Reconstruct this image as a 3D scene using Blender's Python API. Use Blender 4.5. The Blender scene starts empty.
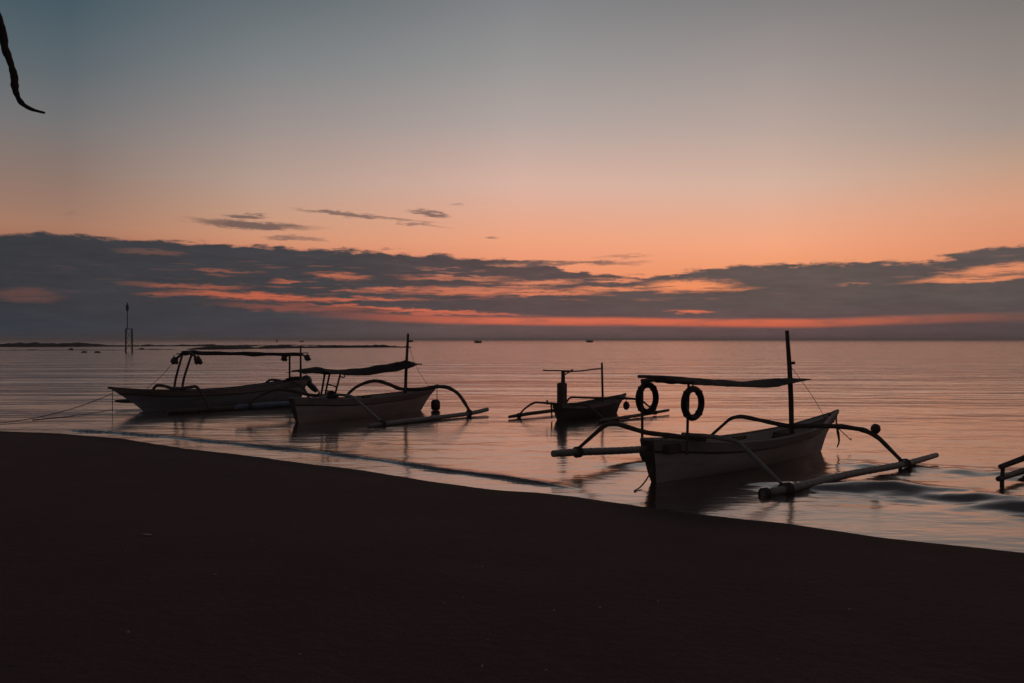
import bpy, math, random
import numpy as np
from mathutils import Vector, noise

random.seed(7)
SC = bpy.context.scene
COL = SC.collection
R = math.radians

# ------------------------------------------------------------------ camera
EYE = 2.5            # metres above the water
cam = bpy.data.cameras.new('camera')
camo = bpy.data.objects.new('camera', cam)
COL.objects.link(camo)
SC.camera = camo
camo.location = (0, 0, EYE)
cam.sensor_width = 36
cam.lens = 800 / 1024 * 36
camo.rotation_euler = (R(90 - 0.107), 0, 0)
cam.clip_start = 0.05
cam.clip_end = 40000

# ------------------------------------------------------------------ view
SC.render.engine = 'CYCLES'
SC.render.resolution_x = 1024
SC.render.resolution_y = 683
SC.view_settings.view_transform = 'Standard'
SC.view_settings.look = 'None'
SC.view_settings.exposure = 0
SC.view_settings.gamma = 1
SC.view_settings.use_curve_mapping = False
SC.cycles.use_denoising = True
SC.cycles.max_bounces = 6
SC.cycles.sample_clamp_indirect = 4

# ------------------------------------------------------------------ node helpers
class NT:
    def __init__(s, tree):
        s.t = tree; s.n = tree.nodes; s.l = tree.links
    def new(s, kind, **kw):
        n = s.n.new(kind)
        for k, v in kw.items():
            setattr(n, k, v)
        return n
    def put(s, sock, v):
        if hasattr(v, 'is_output'):
            s.l.new(v, sock)
        elif v is not None:
            sock.default_value = v
    def math(s, op, a, b=None, c=None, clamp=False):
        n = s.new('ShaderNodeMath', operation=op, use_clamp=clamp)
        s.put(n.inputs[0], a); s.put(n.inputs[1], b); s.put(n.inputs[2], c)
        return n.outputs[0]
    def smooth(s, x, lo, hi, a=0.0, b=1.0):
        n = s.new('ShaderNodeMapRange', interpolation_type='SMOOTHSTEP')
        s.put(n.inputs['Value'], x)
        n.inputs['From Min'].default_value = lo; n.inputs['From Max'].default_value = hi
        n.inputs['To Min'].default_value = a; n.inputs['To Max'].default_value = b
        return n.outputs[0]
    def lin(s, x, lo, hi, a=0.0, b=1.0):
        n = s.new('ShaderNodeMapRange')
        s.put(n.inputs['Value'], x)
        n.inputs['From Min'].default_value = lo; n.inputs['From Max'].default_value = hi
        n.inputs['To Min'].default_value = a; n.inputs['To Max'].default_value = b
        return n.outputs[0]
    def mix(s, f, a, b):
        n = s.new('ShaderNodeMix', data_type='RGBA', blend_type='MIX')
        s.put(n.inputs[0], f); s.put(n.inputs[6], a); s.put(n.inputs[7], b)
        return n.outputs[2]
    def ramp(s, x, pts, interp='LINEAR'):
        n = s.new('ShaderNodeValToRGB')
        s.put(n.inputs[0], x)
        cr = n.color_ramp; cr.interpolation = interp
        while len(cr.elements) < len(pts):
            cr.elements.new(0.5)
        for e, (p, c) in zip(cr.elements, pts):
            e.position = p
            e.color = c if len(c) == 4 else (*c, 1)
        return n.outputs[0]
    def noise(s, vec, scale=1, detail=2, rough=.5, dims='3D'):
        n = s.new('ShaderNodeTexNoise', noise_dimensions=dims)
        s.put(n.inputs['Vector'], vec)
        n.inputs['Scale'].default_value = scale
        n.inputs['Detail'].default_value = detail
        n.inputs['Roughness'].default_value = rough
        return n.outputs[0]
    def mapping(s, vec, loc=(0, 0, 0), rot=(0, 0, 0), scale=(1, 1, 1), kind='POINT'):
        n = s.new('ShaderNodeMapping', vector_type=kind)
        s.put(n.inputs[0], vec)
        n.inputs[1].default_value = loc; n.inputs[2].default_value = rot; n.inputs[3].default_value = scale
        return n.outputs[0]
    def xyz(s, x, y, z=0.0):
        n = s.new('ShaderNodeCombineXYZ')
        s.put(n.inputs[0], x); s.put(n.inputs[1], y); s.put(n.inputs[2], z)
        return n.outputs[0]

def lin1(c):
    c = c / 255
    return c / 12.92 if c <= .04045 else ((c + .055) / 1.055) ** 2.4
def rgb(*c):
    return tuple(lin1(x) for x in c)

# ------------------------------------------------------------------ world: the sky before sunrise, in azimuth and elevation
def ae(u, v):                      # azimuth (rad), tangent of elevation of a direction
    a = math.atan((u - 512) / 800)
    return a, (340 - v) / 800 * math.cos(a)

world = bpy.data.worlds.new('World')
SC.world = world
world.use_nodes = True
world.node_tree.nodes.clear()
W = NT(world.node_tree)
tc = W.new('ShaderNodeTexCoord')
sep = W.new('ShaderNodeSeparateXYZ')
W.l.new(tc.outputs['Generated'], sep.inputs[0])
X, Y, Z = sep.outputs
hyp = W.math('SQRT', W.math('ADD', W.math('MULTIPLY', X, X), W.math('MULTIPLY', Y, Y)))
az = W.math('ARCTAN2', X, Y)
el = W.math('DIVIDE', Z, W.math('MAXIMUM', hyp, 0.001))
# clear-sky gradients by elevation (position = tan(elev)/0.6) for five azimuths
def col(u, pts, top):
    out = []
    for v, c in sorted(pts, key=lambda p: -p[0]):
        out.append((max(0, ae(u, v)[1]) / .8, rgb(*c)))
    out += [(.75, rgb(*top[0])), (1.0, rgb(*top[1]))]
    return out
e01 = W.math('DIVIDE', el, .8, clamp=True)
TOPL = [(62, 68, 76), (60, 60, 66)]
TOPR = [(92, 90, 92), (66, 64, 69)]
g = [
 (68, [(0, (71, 89, 99)), (64, (92, 103, 109)), (124, (118, 116, 116)), (170, (139, 119, 110)), (204, (155, 122, 106)), (225, (168, 124, 102)), (250, (168, 108, 84)), (340, (150, 80, 62))], TOPL),
 (264, [(0, (100, 110, 115)), (64, (126, 130, 132)), (124, (154, 144, 141)), (184, (184, 157, 143)), (215, (202, 156, 130)), (238, (212, 150, 118)), (270, (212, 114, 82)), (340, (190, 84, 60))], TOPL),
 (520, [(0, (130, 131, 134)), (64, (152, 150, 149)), (124, (179, 165, 160)), (184, (218, 179, 163)), (240, (240, 165, 129)), (285, (240, 142, 102)), (310, (232, 120, 88)), (340, (195, 86, 68))], TOPR),
 (776, [(0, (131, 128, 128)), (64, (159, 149, 146)), (124, (184, 165, 156)), (184, (215, 179, 160)), (244, (246, 169, 130)), (285, (245, 150, 98)), (310, (234, 120, 84)), (340, (180, 84, 68))], TOPR),
 (1012, [(0, (127, 122, 119)), (64, (146, 136, 131)), (124, (165, 149, 140)), (165, (194, 158, 136)), (204, (218, 158, 128)), (240, (225, 149, 112)), (275, (226, 140, 100)), (340, (140, 72, 64))], TOPR),
]
cur = W.ramp(e01, col(*g[0]))
for i in range(1, 5):
    a0 = ae(g[i-1][0], 0)[0]; a1 = ae(g[i][0], 0)[0]
    cur = W.mix(W.lin(az, a0, a1), cur, W.ramp(e01, col(*g[i])))
# away from the sunrise the sky falls to a dim slate
back = W.ramp(e01, [(0, rgb(78, 70, 70)), (.25, rgb(78, 72, 74)), (.75, rgb(66, 65, 71)), (1, rgb(60, 60, 66))])
side = W.smooth(W.math('ABSOLUTE', az), .75, 2.0)
clear = W.mix(side, cur, back)

# warped coordinates for the clouds
P0 = W.xyz(az, el)
nA = W.noise(W.mapping(P0, scale=(9, 60, 1)), 1, 4, .6)
nB = W.noise(W.mapping(P0, loc=(7, 3, 0), scale=(14, 90, 1)), 1, 3, .6)
nC = W.noise(W.mapping(P0, loc=(2, 9, 0), scale=(38, 200, 1)), 1, 5, .68)
dA = W.math('SUBTRACT', nA, .5); dB = W.math('SUBTRACT', nB, .5); dC = W.math('SUBTRACT', nC, .5)
azw = W.math('ADD', az, W.math('ADD', W.math('MULTIPLY', dA, .055), W.math('MULTIPLY', dC, .034)))
elw = W.math('ADD', el, W.math('ADD', W.math('MULTIPLY', dB, .012), W.math('MULTIPLY', dC, .012)))
P = W.xyz(azw, elw)

def blobs(lst, soft=.75):
    res = None
    for it in lst:
        u, v, w, h = it[:4]
        slope = it[4] if len(it) > 4 else 0       # px down per px right
        amp = it[5] if len(it) > 5 else 1
        a, e = ae(u, v)
        c2 = math.cos(a)
        m = W.mapping(P, loc=(a, e, 0), rot=(0, 0, -math.atan(slope * c2)), scale=(w / 800 * c2 * c2, h / 800 * c2, 1), kind='TEXTURE')
        ln = W.new('ShaderNodeVectorMath', operation='LENGTH')
        W.l.new(m, ln.inputs[0])
        b = W.smooth(ln.outputs['Value'], 1 + soft, 1 - soft, 0, amp)
        res = b if res is None else W.math('MAXIMUM', res, b)
    return res

def curve(x, pts, lo, hi):
    """piecewise curve over azimuth; values mapped through 0..1"""
    n = W.new('ShaderNodeFloatCurve')
    W.put(n.inputs['Value'], W.lin(x, -1.2, 1.2))
    c = n.mapping.curves[0]
    xs = [((ae(u, 0)[0] + 1.2) / 2.4, (ae(u, v)[1] - lo) / (hi - lo)) for u, v in pts]
    while len(c.points) < len(xs):
        c.points.new(.5, .5)
    for p, q in zip(c.points, xs):
        p.location = q; p.handle_type = 'AUTO'
    n.mapping.update()
    return W.lin(n.outputs[0], 0, 1, lo, hi)

top = curve(azw, [(-900, 250), (-300, 240), (-80, 236), (0, 234), (60, 232), (110, 237), (165, 240), (225, 244), (300, 247), (400, 252), (480, 257), (545, 263),
                  (590, 273), (640, 276), (690, 270), (760, 264), (850, 262), (930, 259), (975, 250), (1024, 244), (1150, 240), (1500, 262), (2200, 280)], 0, .2)
nD = W.noise(W.mapping(P0, loc=(6, 2, 0), scale=(40, 120, 1)), 1, 5, .62)
bank = W.smooth(W.math('ADD', W.math('SUBTRACT', top, elw), W.math('MULTIPLY', W.math('SUBTRACT', nD, .5), .014)), -.001, .004)
gaps = blobs([
 (188, 286, 50, 2.4, .02, .55), (170, 295, 26, 1.8, 0, .5), (250, 296, 66, 3.2, .03, .85), (225, 271, 30, 1.3, 0, .35), (337, 276, 26, 3, .05, .6), (287, 281, 15, 1.4, 0, .6),
 (393, 289, 26, 2.2, 0, .7), (350, 299, 62, 2.2, .0, .8), (455, 278, 48, 2.0, 0, .55), (470, 291, 62, 4.2, 0, .7), (410, 310, 95, 1.7, .045, .85), (455, 314, 70, 1.2, .03, .7), (300, 308, 70, 3.4, .04, .3), (365, 292, 30, 1.2, 0, .5), (520, 287, 30, 1.2, 0, .6),
 (540, 282, 36, 2.6, 0, .75), (545, 293, 50, 2.2, 0, .8), (612, 289, 46, 2.2, 0, .85), (618, 281, 22, 1.6, 0, .8), (688, 286, 36, 5.4, 0, 1), (690, 289, 50, 1.6, 0, .8), (693, 311, 20, 1.7, 0, .9),
 (975, 279, 60, 3.0, -.03, 1), (1000, 269, 46, 4.4, -.08, 1), (965, 273, 30, 1.4, 0, .7), (930, 281, 22, 1.5, 0, .5), (860, 285, 14, 1.0, 0, .25), (1080, 266, 60, 5, -.05, .8), (25, 295, 34, 6, 0, .22),
 (150, 252, 30, 2.0, 0, .18), (505, 265, 20, 1.2, 0, .5), (440, 268, 18, 1.0, 0, .3)], .6)
nT = W.noise(W.mapping(P0, loc=(4, 1, 0), scale=(15, 230, 1)), 1, 4, .6)
slits = W.math('MULTIPLY', blobs([(450, 284, 230, 15, .02, .8), (620, 288, 90, 10, 0, .8), (215, 290, 100, 10, 0, .5), (985, 272, 70, 12, 0, .7)], 1.0), W.smooth(nT, .56, .70, 0, .55))
nS = W.noise(W.mapping(P0, loc=(1, 5, 0), scale=(26, 330, 1)), 1, 3, .6)
gaps = W.math('MAXIMUM', W.math('MULTIPLY', gaps, W.smooth(nS, .30, .50, .30, 1)), slits)
# thin fiery strip between the bank and the haze on the horizon
smid = curve(az, [(-300, 300), (170, 300), (250, 305), (330, 314), (420, 319), (520, 321), (640, 322), (740, 323), (820, 323), (900, 320), (1024, 317), (1300, 314)], 0, .2)
sw = W.math('DIVIDE', W.math('SUBTRACT', W.math('ADD', el, W.math('MULTIPLY', dA, .003)), smid), .0055)
strip = W.smooth(W.math('ABSOLUTE', sw), 1.3, .35)
samp = W.math('MULTIPLY', W.smooth(az, ae(270, 0)[0], ae(530, 0)[0]), W.smooth(az, ae(1100, 0)[0], ae(780, 0)[0], .12, 1))
strip = W.math('MULTIPLY', W.math('MULTIPLY', strip, samp), W.smooth(nB, .3, .55, .62, 1))
cover = W.math('MULTIPLY', bank, W.math('SUBTRACT', 1, W.math('MAXIMUM', W.math('MULTIPLY', gaps, 1), strip)))
small = blobs([(252, 225, 56, 3.6, .03, .85), (246, 216, 21, 2.2, .03, .8), (345, 214, 42, 2.2, .09, .75), (395, 220, 44, 1.8, .13, .6), (434, 214, 20, 2.6, .1, .8), (296, 239, 26, 2, .03, .7),
               (493, 238, 8, 1.5, 0, .6), (560, 263, 70, 2.0, 0, .8), (620, 257, 20, 1.5, 0, .45), (456, 204, 7, 1, 0, .3), (75, 212, 6, 1, 0, .2)], .45)
small = W.math('MULTIPLY', small, W.smooth(nB, .25, .5, .45, 1))
cc = W.ramp(W.lin(az, ae(0, 0)[0], ae(1024, 0)[0]), [(0, rgb(57, 58, 63)), (.3, rgb(68, 66, 69)), (.5, rgb(92, 76, 76)), (.75, rgb(98, 84, 81)), (1, rgb(92, 82, 80))])
low = W.ramp(W.lin(az, ae(0, 0)[0], ae(1024, 0)[0]), [(0, rgb(52, 58, 67)), (.25, rgb(68, 66, 72)), (.45, rgb(104, 84, 82)), (.7, rgb(108, 82, 82)), (1, rgb(86, 72, 74))])
cc = W.mix(W.smooth(el, .045, .012), cc, low)
vm = W.new('ShaderNodeVectorMath', operation='SCALE')
W.l.new(cc, vm.inputs[0])
W.l.new(W.math('ADD', W.lin(nA, .25, .75, .84, 1.12), W.math('MULTIPLY', dC, .4)), vm.inputs['Scale'])
sky = W.mix(cover, clear, vm.outputs[0])
sky = W.mix(small, sky, W.mix(.5, cc, rgb(120, 96, 90) + (1,)))
bg = W.new('ShaderNodeBackground')
W.l.new(sky, bg.inputs[0])
bg.inputs[1].default_value = 1.0
wo = W.new('ShaderNodeOutputWorld')
W.l.new(bg.outputs[0], wo.inputs[0])
world.cycles.sampling_method = 'MANUAL'
world.cycles.sample_map_resolution = 1024

# ------------------------------------------------------------------ materials
MATS = {}
def mat(name, c, rough=.7, var=.25, scale=6, bump=.2, bscale=40, metal=0, spec=.4, streak=(1, 1, 1), c2=None):
    if name in MATS:
        return MATS[name]
    m = bpy.data.materials.new(name); m.use_nodes = True
    m.node_tree.nodes.clear()
    T = NT(m.node_tree)
    tcn = T.new('ShaderNodeTexCoord')
    o = T.mapping(tcn.outputs['Object'], scale=streak)
    n1 = T.noise(o, scale, 5, .6)
    d = c2 if c2 else tuple(x * (1 - var * 1.6) for x in c)
    l = tuple(min(1, x * (1 + var * .4)) for x in c)
    cr = T.ramp(n1, [(.32, d), (.5, c), (.72, l)])
    b = T.new('ShaderNodeBsdfPrincipled')
    T.l.new(cr, b.inputs['Base Color'])
    T.put(b.inputs['Roughness'], T.lin(n1, .3, .7, max(.05, rough - .12), min(1, rough + .12)))
    b.inputs['Metallic'].default_value = metal
    b.inputs['Specular IOR Level'].default_value = spec
    if bump:
        bn = T.new('ShaderNodeBump')
        bn.inputs['Strength'].default_value = bump
        bn.inputs['Distance'].default_value = .01
        T.put(bn.inputs['Height'], T.noise(o, bscale, 4, .6))
        T.l.new(bn.outputs[0], b.inputs['Normal'])
    out = T.new('ShaderNodeOutputMaterial')
    T.l.new(b.outputs[0], out.inputs[0])
    MATS[name] = m
    return m

M_WHITE = mat('weathered_white_paint', (.44, .37, .335), .5, .12, 2.2, .2, 30, c2=(.33, .27, .245), streak=(.5, 1, 2))
M_CAP = mat('worn_gunwale_paint', (.22, .18, .165), .5, .2, 4, .2, 30)
M_STRAKE = mat('worn_strake_paint', (.24, .195, .18), .5, .15, 3, .2, 30)
M_GREY = mat('weathered_grey_blue_paint', (.27, .27, .29), .5, .15, 2.2, .2, 30, c2=(.19, .19, .20), streak=(.6, 1, 3))
M_DARKP = mat('dark_strake_paint', (.12, .09, .085), .5, .3, 4, .2, 30)
M_DGREY = mat('dark_grey_paint', (.085, .08, .085), .6, .3, 3, .25, 30)
M_RAIL = mat('dark_rail_paint', (.03, .022, .02), .5, .2, 4, .1, 30)
M_BLUEP = mat('faded_blue_paint', (.16, .20, .30), .5, .25, 5, .15, 30)
M_INSIDE = mat('bare_hull_wood', (.13, .085, .06), .8, .35, 4, .3, 30)
M_WOOD = mat('sea_worn_wood', (.12, .088, .072), .8, .35, 5, .4, 40, streak=(1, 1, 1))
M_BAMB = mat('pale_painted_bamboo', (.25, .225, .21), .45, .25, 3, .15, 30)
M_BAMD = mat('dark_bamboo', (.10, .078, .065), .6, .3, 3, .2, 30)
M_ROPE = mat('rope_fibre', (.12, .09, .07), .9, .3, 20, .4, 120)
M_CLOTH = mat('canopy_cloth', (.020, .015, .015), .9, .3, 5, .3, 60)
M_RUBBER = mat('black_rubber', (.02, .018, .018), .6, .2, 8, .15, 60)
M_BUOY = mat('sun_bleached_buoy', (.09, .055, .05), .6, .3, 8, .2, 40)
M_MOTOR = mat('motor_shell', (.05, .05, .055), .35, .2, 6, .05, 30)
M_STEEL = mat('galvanised_steel', (.14, .14, .15), .5, .25, 3, .1, 30, metal=.6)
M_BARK = mat('tree_bark', (.045, .032, .026), .9, .35, 8, .8, 30)
M_LEAF = mat('leaf_green', (.035, .06, .025), .6, .3, 6, 0)
M_ROCK = mat('reef_rock', (.06, .055, .055), .85, .35, .6, .6, 3)
M_SHELL = mat('shell_fragment', (.34, .29, .27), .5, .15, 30, .1, 90)
M_SCRAP = mat('pale_litter', (.38, .33, .30), .5, .15, 30, .1, 90)
M_HULLFAR = mat('far_boat_paint', (.06, .045, .045), .6, .2, 2, 0)

# ------------------------------------------------------------------ mesh helpers
class MB:
    def __init__(s):
        s.v = []; s.f = []
    def grid(s, rows, close_u=False, close_v=False, flip=False):
        """rows: list of equally long point lists"""
        b = len(s.v); n = len(rows[0]); m = len(rows)
        for r in rows:
            s.v += [tuple(p) for p in r]
        for i in range(m if close_v else m - 1):
            for j in range(n if close_u else n - 1):
                q = [b + i * n + j, b + i * n + (j + 1) % n, b + ((i + 1) % m) * n + (j + 1) % n, b + ((i + 1) % m) * n + j]
                s.f.append(q[::-1] if flip else q)
        return b
    def fan(s, pts, flip=False):
        b = len(s.v); s.v += [tuple(p) for p in pts]
        q = list(range(b, b + len(pts)))
        s.f.append(q[::-1] if flip else q)
    def tube(s, pts, r, n=10, smooth=True, caps=True, wob=0, seed=0, nodes=0):
        P = [Vector(p) for p in pts]
        rs = list(r) if hasattr(r, '__len__') else [r] * len(P)
        if smooth and len(P) > 2:
            Q = []; S = []
            for i in range(len(P) - 1):
                p0 = P[max(i-1, 0)]; p1 = P[i]; p2 = P[i+1]; p3 = P[min(i+2, len(P)-1)]
                K = max(6, int((p2-p1).length/.03)) if nodes else 6
                for k in range(K):
                    t = k / K
                    Q.append(.5 * ((2*p1) + (p2-p0)*t + (2*p0-5*p1+4*p2-p3)*t*t + (3*p1-p0-3*p2+p3)*t**3))
                    S.append(rs[i] + (rs[i+1] - rs[i]) * t)
            Q.append(P[-1]); S.append(rs[-1]); P, rs = Q, S
        if nodes:
            acc = 0
            for i in range(len(P)):
                if i: acc += (P[i]-P[i-1]).length
                m_ = (acc % nodes)/nodes
                rs[i] *= 1+.13*math.exp(-((m_-.5)*nodes/.022)**2)+.03*math.cos(2*math.pi*m_)
        up = Vector((0, 0, 1))
        d0 = (P[1] - P[0]).normalized()
        if abs(d0.z) > .9: up = Vector((1, 0, 0))
        nrm = (up - d0 * up.dot(d0)).normalized()
        rows = []
        for i, p in enumerate(P):
            d = (P[min(i+1, len(P)-1)] - P[max(i-1, 0)]).normalized()
            nrm = (nrm - d * nrm.dot(d)).normalized()
            bi = d.cross(nrm)
            rad = rs[i] * (1 + wob * noise.noise(Vector((i * .37, seed, 0))))
            rows.append([p + (nrm * math.cos(2*math.pi*k/n) + bi * math.sin(2*math.pi*k/n)) * rad for k in range(n)])
        s.grid(rows, close_u=True)
        if caps:
            s.fan(rows[0], True); s.fan(rows[-1])
        return s
    def box(s, c, d, rot=None, bev=.12):
        """box with chamfered vertical outline"""
        x, y, z = d[0]/2, d[1]/2, d[2]/2
        b = min(d) * bev
        rows = []
        for zz, k in ((-z, b), (-z + b, 0), (z - b, 0), (z, b)):
            X, Y = x - k, y - k
            ring = [(X, Y-b), (X-b, Y), (-X+b, Y), (-X, Y-b), (-X, -Y+b), (-X+b, -Y), (X-b, -Y), (X, -Y+b)]
            pts = [Vector((px, py, zz)) for px, py in ring]
            if rot: pts = [rot @ p for p in pts]
            rows.append([p + Vector(c) for p in pts])
        s.grid(rows, close_u=True)
        s.fan(rows[0], True); s.fan(rows[-1])
        return s
    def torus(s, c, R_, r_, nrm, n=36, m=12, squash=1):
        nrm = Vector(nrm).normalized()
        u = Vector((0, 0, 1)); u = (u - nrm * u.dot(nrm)).normalized(); w = nrm.cross(u)
        rows = []
        for i in range(n):
            a = 2*math.pi*i/n
            d = u*math.cos(a) + w*math.sin(a)
            ctr = Vector(c) + d * R_
            rr = r_
            rows.append([ctr + d*math.cos(2*math.pi*k/m)*rr + nrm*math.sin(2*math.pi*k/m)*rr*squash for k in range(m)])
        s.grid(rows, close_u=True, close_v=True)
        return s
    def ball(s, c, r, n=16, m=10, lump=.0, seed=0):
        if not hasattr(r, '__len__'): r = (r, r, r)
        rows = []
        for i in range(m + 1):
            t = math.pi * (.02 + .96 * i / m)
            row = []
            for k in range(n):
                a = 2*math.pi*k/n
                d = Vector((math.sin(t)*math.cos(a), math.sin(t)*math.sin(a), math.cos(t)))
                q = 1 + lump * noise.noise(d * 2.2 + Vector((seed, seed*.7, 0)))
                row.append((c[0]+d.x*r[0]*q, c[1]+d.y*r[1]*q, c[2]+d.z*r[2]*q))
            rows.append(row)
        s.grid(rows, close_u=True)
        s.fan(rows[0]); s.fan(rows[-1], True)
        return s
    def build(s, name, m, parent=None, smooth=True, angle=40):
        me = bpy.data.meshes.new(name)
        me.from_pydata(s.v, [], s.f); me.update()
        if smooth:
            me.polygons.foreach_set('use_smooth', [True] * len(me.polygons))
            try:
                me.set_sharp_from_angle(angle=R(angle))
            except Exception:
                pass
        me.materials.append(m)
        o = bpy.data.objects.new(name, me)
        COL.objects.link(o)
        if parent: o.parent = parent
        return o

def tag(o, label=None, cat=None, group=None, kind=None):
    if label: o['label'] = label
    if cat: o['category'] = cat
    if group: o['group'] = group
    if kind: o['kind'] = kind
    return o
def empty(name, loc, rz=0):
    o = bpy.data.objects.new(name, None); COL.objects.link(o)
    o.empty_display_size = .2
    o.location = loc; o.rotation_euler = (0, 0, rz)
    return o

# ------------------------------------------------------------------ terrain
shx = [-3000, -400, -60, -30, -14.1, -12.1, -9.9, -7.5, -5.2, -4.0, -3.06, -1.65, -.16, .4, 1.02, 1.9, 2.57, 3.75, 4.65, 6.05, 9, 16, 40, 400, 3000]
shy = [500, 110, 36, 26.6, 22.0, 21.4, 20.3, 18.4, 17.0, 16.1, 15.5, 14.3, 13.25, 13.1, 12.75, 12.05, 11.55, 10.9, 10.1, 9.42, 8.0, 4.4, -9, -160, -1200]
def ysh(x):
    return np.interp(x, shx, shy)
def snoise(x, y, seed=0):
    """cheap smooth pseudo noise from summed sines"""
    rs = np.random.RandomState(seed)
    h = 0
    for k in range(7):
        f = .6 * 1.6 ** k; a = rs.rand() * 6.28
        h = h + np.sin(x*f*math.cos(a) + y*f*math.sin(a) + rs.rand()*6.28) * np.sin(x*f*math.cos(a+1.9)*.8 + y*f*math.sin(a+1.9)*.8 + rs.rand()*6.28) / (1.6 ** (k*.9))
    return h
def zsand(x, y):
    d = (ysh(x) - y) * .82
    z = np.where(d > 0, .085 * d, .11 * d)
    z = np.where(d > 12, 1.02 + .02 * (d - 12), z)
    z = np.minimum(np.maximum(z, -2.5), 3.0)
    z = z + (.016 * snoise(x, y, 3) * np.clip((d - .3) / 3, 0, 1) + .0025 * snoise(x * 2.6, y * 2.6, 11)) * (np.abs(d) < 60)
    return z
def axis(lo, hi, step, far):
    c = np.arange(lo, hi + 1e-6, step)
    k = 1.22 ** np.arange(1, 60)
    a = lo - step * np.cumsum(k); b = hi + step * np.cumsum(k)
    a = a[a > -far]; b = b[b < far]
    return np.concatenate([a[::-1], c, b])
def sheet(name, xs, ys, zf, m):
    XX, YY = np.meshgrid(xs, ys)
    ZZ = zf(XX, YY)
    n, k = XX.shape
    co = np.stack([XX, YY, ZZ], -1).reshape(-1, 3)
    idx = np.arange(n * k).reshape(n, k)
    q = np.stack([idx[:-1, :-1], idx[:-1, 1:], idx[1:, 1:], idx[1:, :-1]], -1).reshape(-1, 4)
    return meshnp(name, co, q, m)
def meshnp(name, co, q, m):
    me = bpy.data.meshes.new(name)
    me.vertices.add(len(co)); me.vertices.foreach_set('co', co.astype(np.float32).ravel())
    me.loops.add(q.size); me.loops.foreach_set('vertex_index', q.astype(np.int32).ravel())
    me.polygons.add(len(q)); me.polygons.foreach_set('loop_start', np.arange(0, q.size, 4, dtype=np.int32))
    me.polygons.foreach_set('use_smooth', np.ones(len(q), dtype=bool))
    me.update(calc_edges=True); me.validate()
    me.materials.append(m)
    o = bpy.data.objects.new(name, me); COL.objects.link(o)
    return o

# sand material: black volcanic sand, damp and a little glossy at the water's edge
ms = bpy.data.materials.new('volcanic_sand'); ms.use_nodes = True; ms.node_tree.nodes.clear()
T = NT(ms.node_tree)
ge = T.new('ShaderNodeNewGeometry')
pos = ge.outputs['Position']
n1 = T.noise(pos, .7, 4, .6); n2 = T.noise(pos, 9, 5, .65); n3 = T.noise(pos, 160, 3, .7)
base = T.ramp(n1, [(.3, (.094, .056, .054)), (.7, (.122, .072, .068))])
base = T.mix(T.smooth(n2, .5, .75, 0, .35), base, (.072, .045, .042, 1))
n4 = T.noise(pos, 45, 3, .7)
base = T.mix(T.smooth(n4, .55, .72, 0, .5), base, (.16, .105, .10, 1))
base = T.mix(T.smooth(n4, .45, .3, 0, .5), base, (.04, .026, .025, 1))
base = T.mix(T.smooth(n3, .60, .76, 0, .7), base, (.20, .15, .14, 1))
sx = T.new('ShaderNodeSeparateXYZ'); T.l.new(pos, sx.inputs[0])
wet = T.smooth(T.math('ADD', sx.outputs[2], T.math('MULTIPLY', T.math('SUBTRACT', n1, .5), .04)), .10, .015)
base = T.mix(wet, base, (.045, .028, .026, 1))
b = T.new('ShaderNodeBsdfPrincipled')
T.l.new(base, b.inputs['Base Color'])
T.put(b.inputs['Roughness'], T.lin(wet, 0, 1, .95, .8))
b.inputs['Specular IOR Level'].default_value = .15
bn = T.new('ShaderNodeBump'); bn.inputs['Strength'].default_value = .9; bn.inputs['Distance'].default_value = .04
T.put(bn.inputs['Height'], T.math('ADD', T.math('MULTIPLY', n2, 1.0), T.math('MULTIPLY', n3, .12)))
T.l.new(bn.outputs[0], b.inputs['Normal'])
out = T.new('ShaderNodeOutputMaterial'); T.l.new(b.outputs[0], out.inputs[0])
tag(sheet('beach_sand', axis(-22, 14, .1, 9000), axis(-3, 26, .1, 9000), zsand, ms), kind='structure')

# ------------------------------------------------------------------ water
def polydist(x, y, pts):
    """signed distance (positive on the seaward side) and arc parameter to a polyline"""
    best = np.full(x.shape, 1e9); sg = np.zeros(x.shape); par = np.zeros(x.shape)
    L = 0; tot = sum(math.dist(pts[i], pts[i+1]) for i in range(len(pts)-1))
    for i in range(len(pts)-1):
        ax, ay = pts[i]; bx, by = pts[i+1]
        l = math.dist(pts[i], pts[i+1]); tx, ty = (bx-ax)/l, (by-ay)/l
        rx = x-ax; ry = y-ay
        t = np.clip(rx*tx+ry*ty, 0, l)
        dx = rx-t*tx; dy = ry-t*ty
        d = np.sqrt(dx*dx+dy*dy)
        s = np.sign(-ty*rx + tx*ry)
        m = d < best
        best = np.where(m, d, best); sg = np.where(m, s, sg); par = np.where(m, (L+t)/tot, par)
        L += l
    return best*sg, par
def pw(u, v):
    D = EYE*800/(v-340); return ((u-512)/800*D, D)
RIDGE = [pw(60, 430.5), pw(110, 433), pw(160, 437), (pw(200, 441)), pw(255, 446.5), pw(310, 452), pw(360, 458), pw(400, 464), pw(445, 471), pw(500, 478), pw(555, 486), pw(585, 490)]
SWELL = [pw(640, 478), pw(700, 482), pw(760, 484), pw(850, 488), pw(902, 490), pw(951, 495), pw(992, 502), pw(1024, 506), pw(1120, 516), pw(1300, 534)]
SWELL2 = [pw(590, 466), pw(625, 464), pw(660, 463), pw(720, 461)]
SWELL3 = [pw(815, 462), pw(860, 466), pw(930, 470), pw(1000, 474), pw(1100, 482)]
def chop(x, y, seed, l0, l1, n, spread, mean=78):
    rs = np.random.RandomState(seed); h = np.zeros(x.shape)
    for k in range(n):
        lam = l0*(l1/l0)**rs.rand(); a = math.radians(mean + rs.randn()*spread); f = 2*math.pi/lam
        h += (lam/l1)**.8*np.sin(f*(x*math.cos(a)+y*math.sin(a)) + rs.rand()*6.28 + .9*np.sin(x*.5+k)+.7*np.sin(y*.4+k*2))
    return h/math.sqrt(n)
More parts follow.
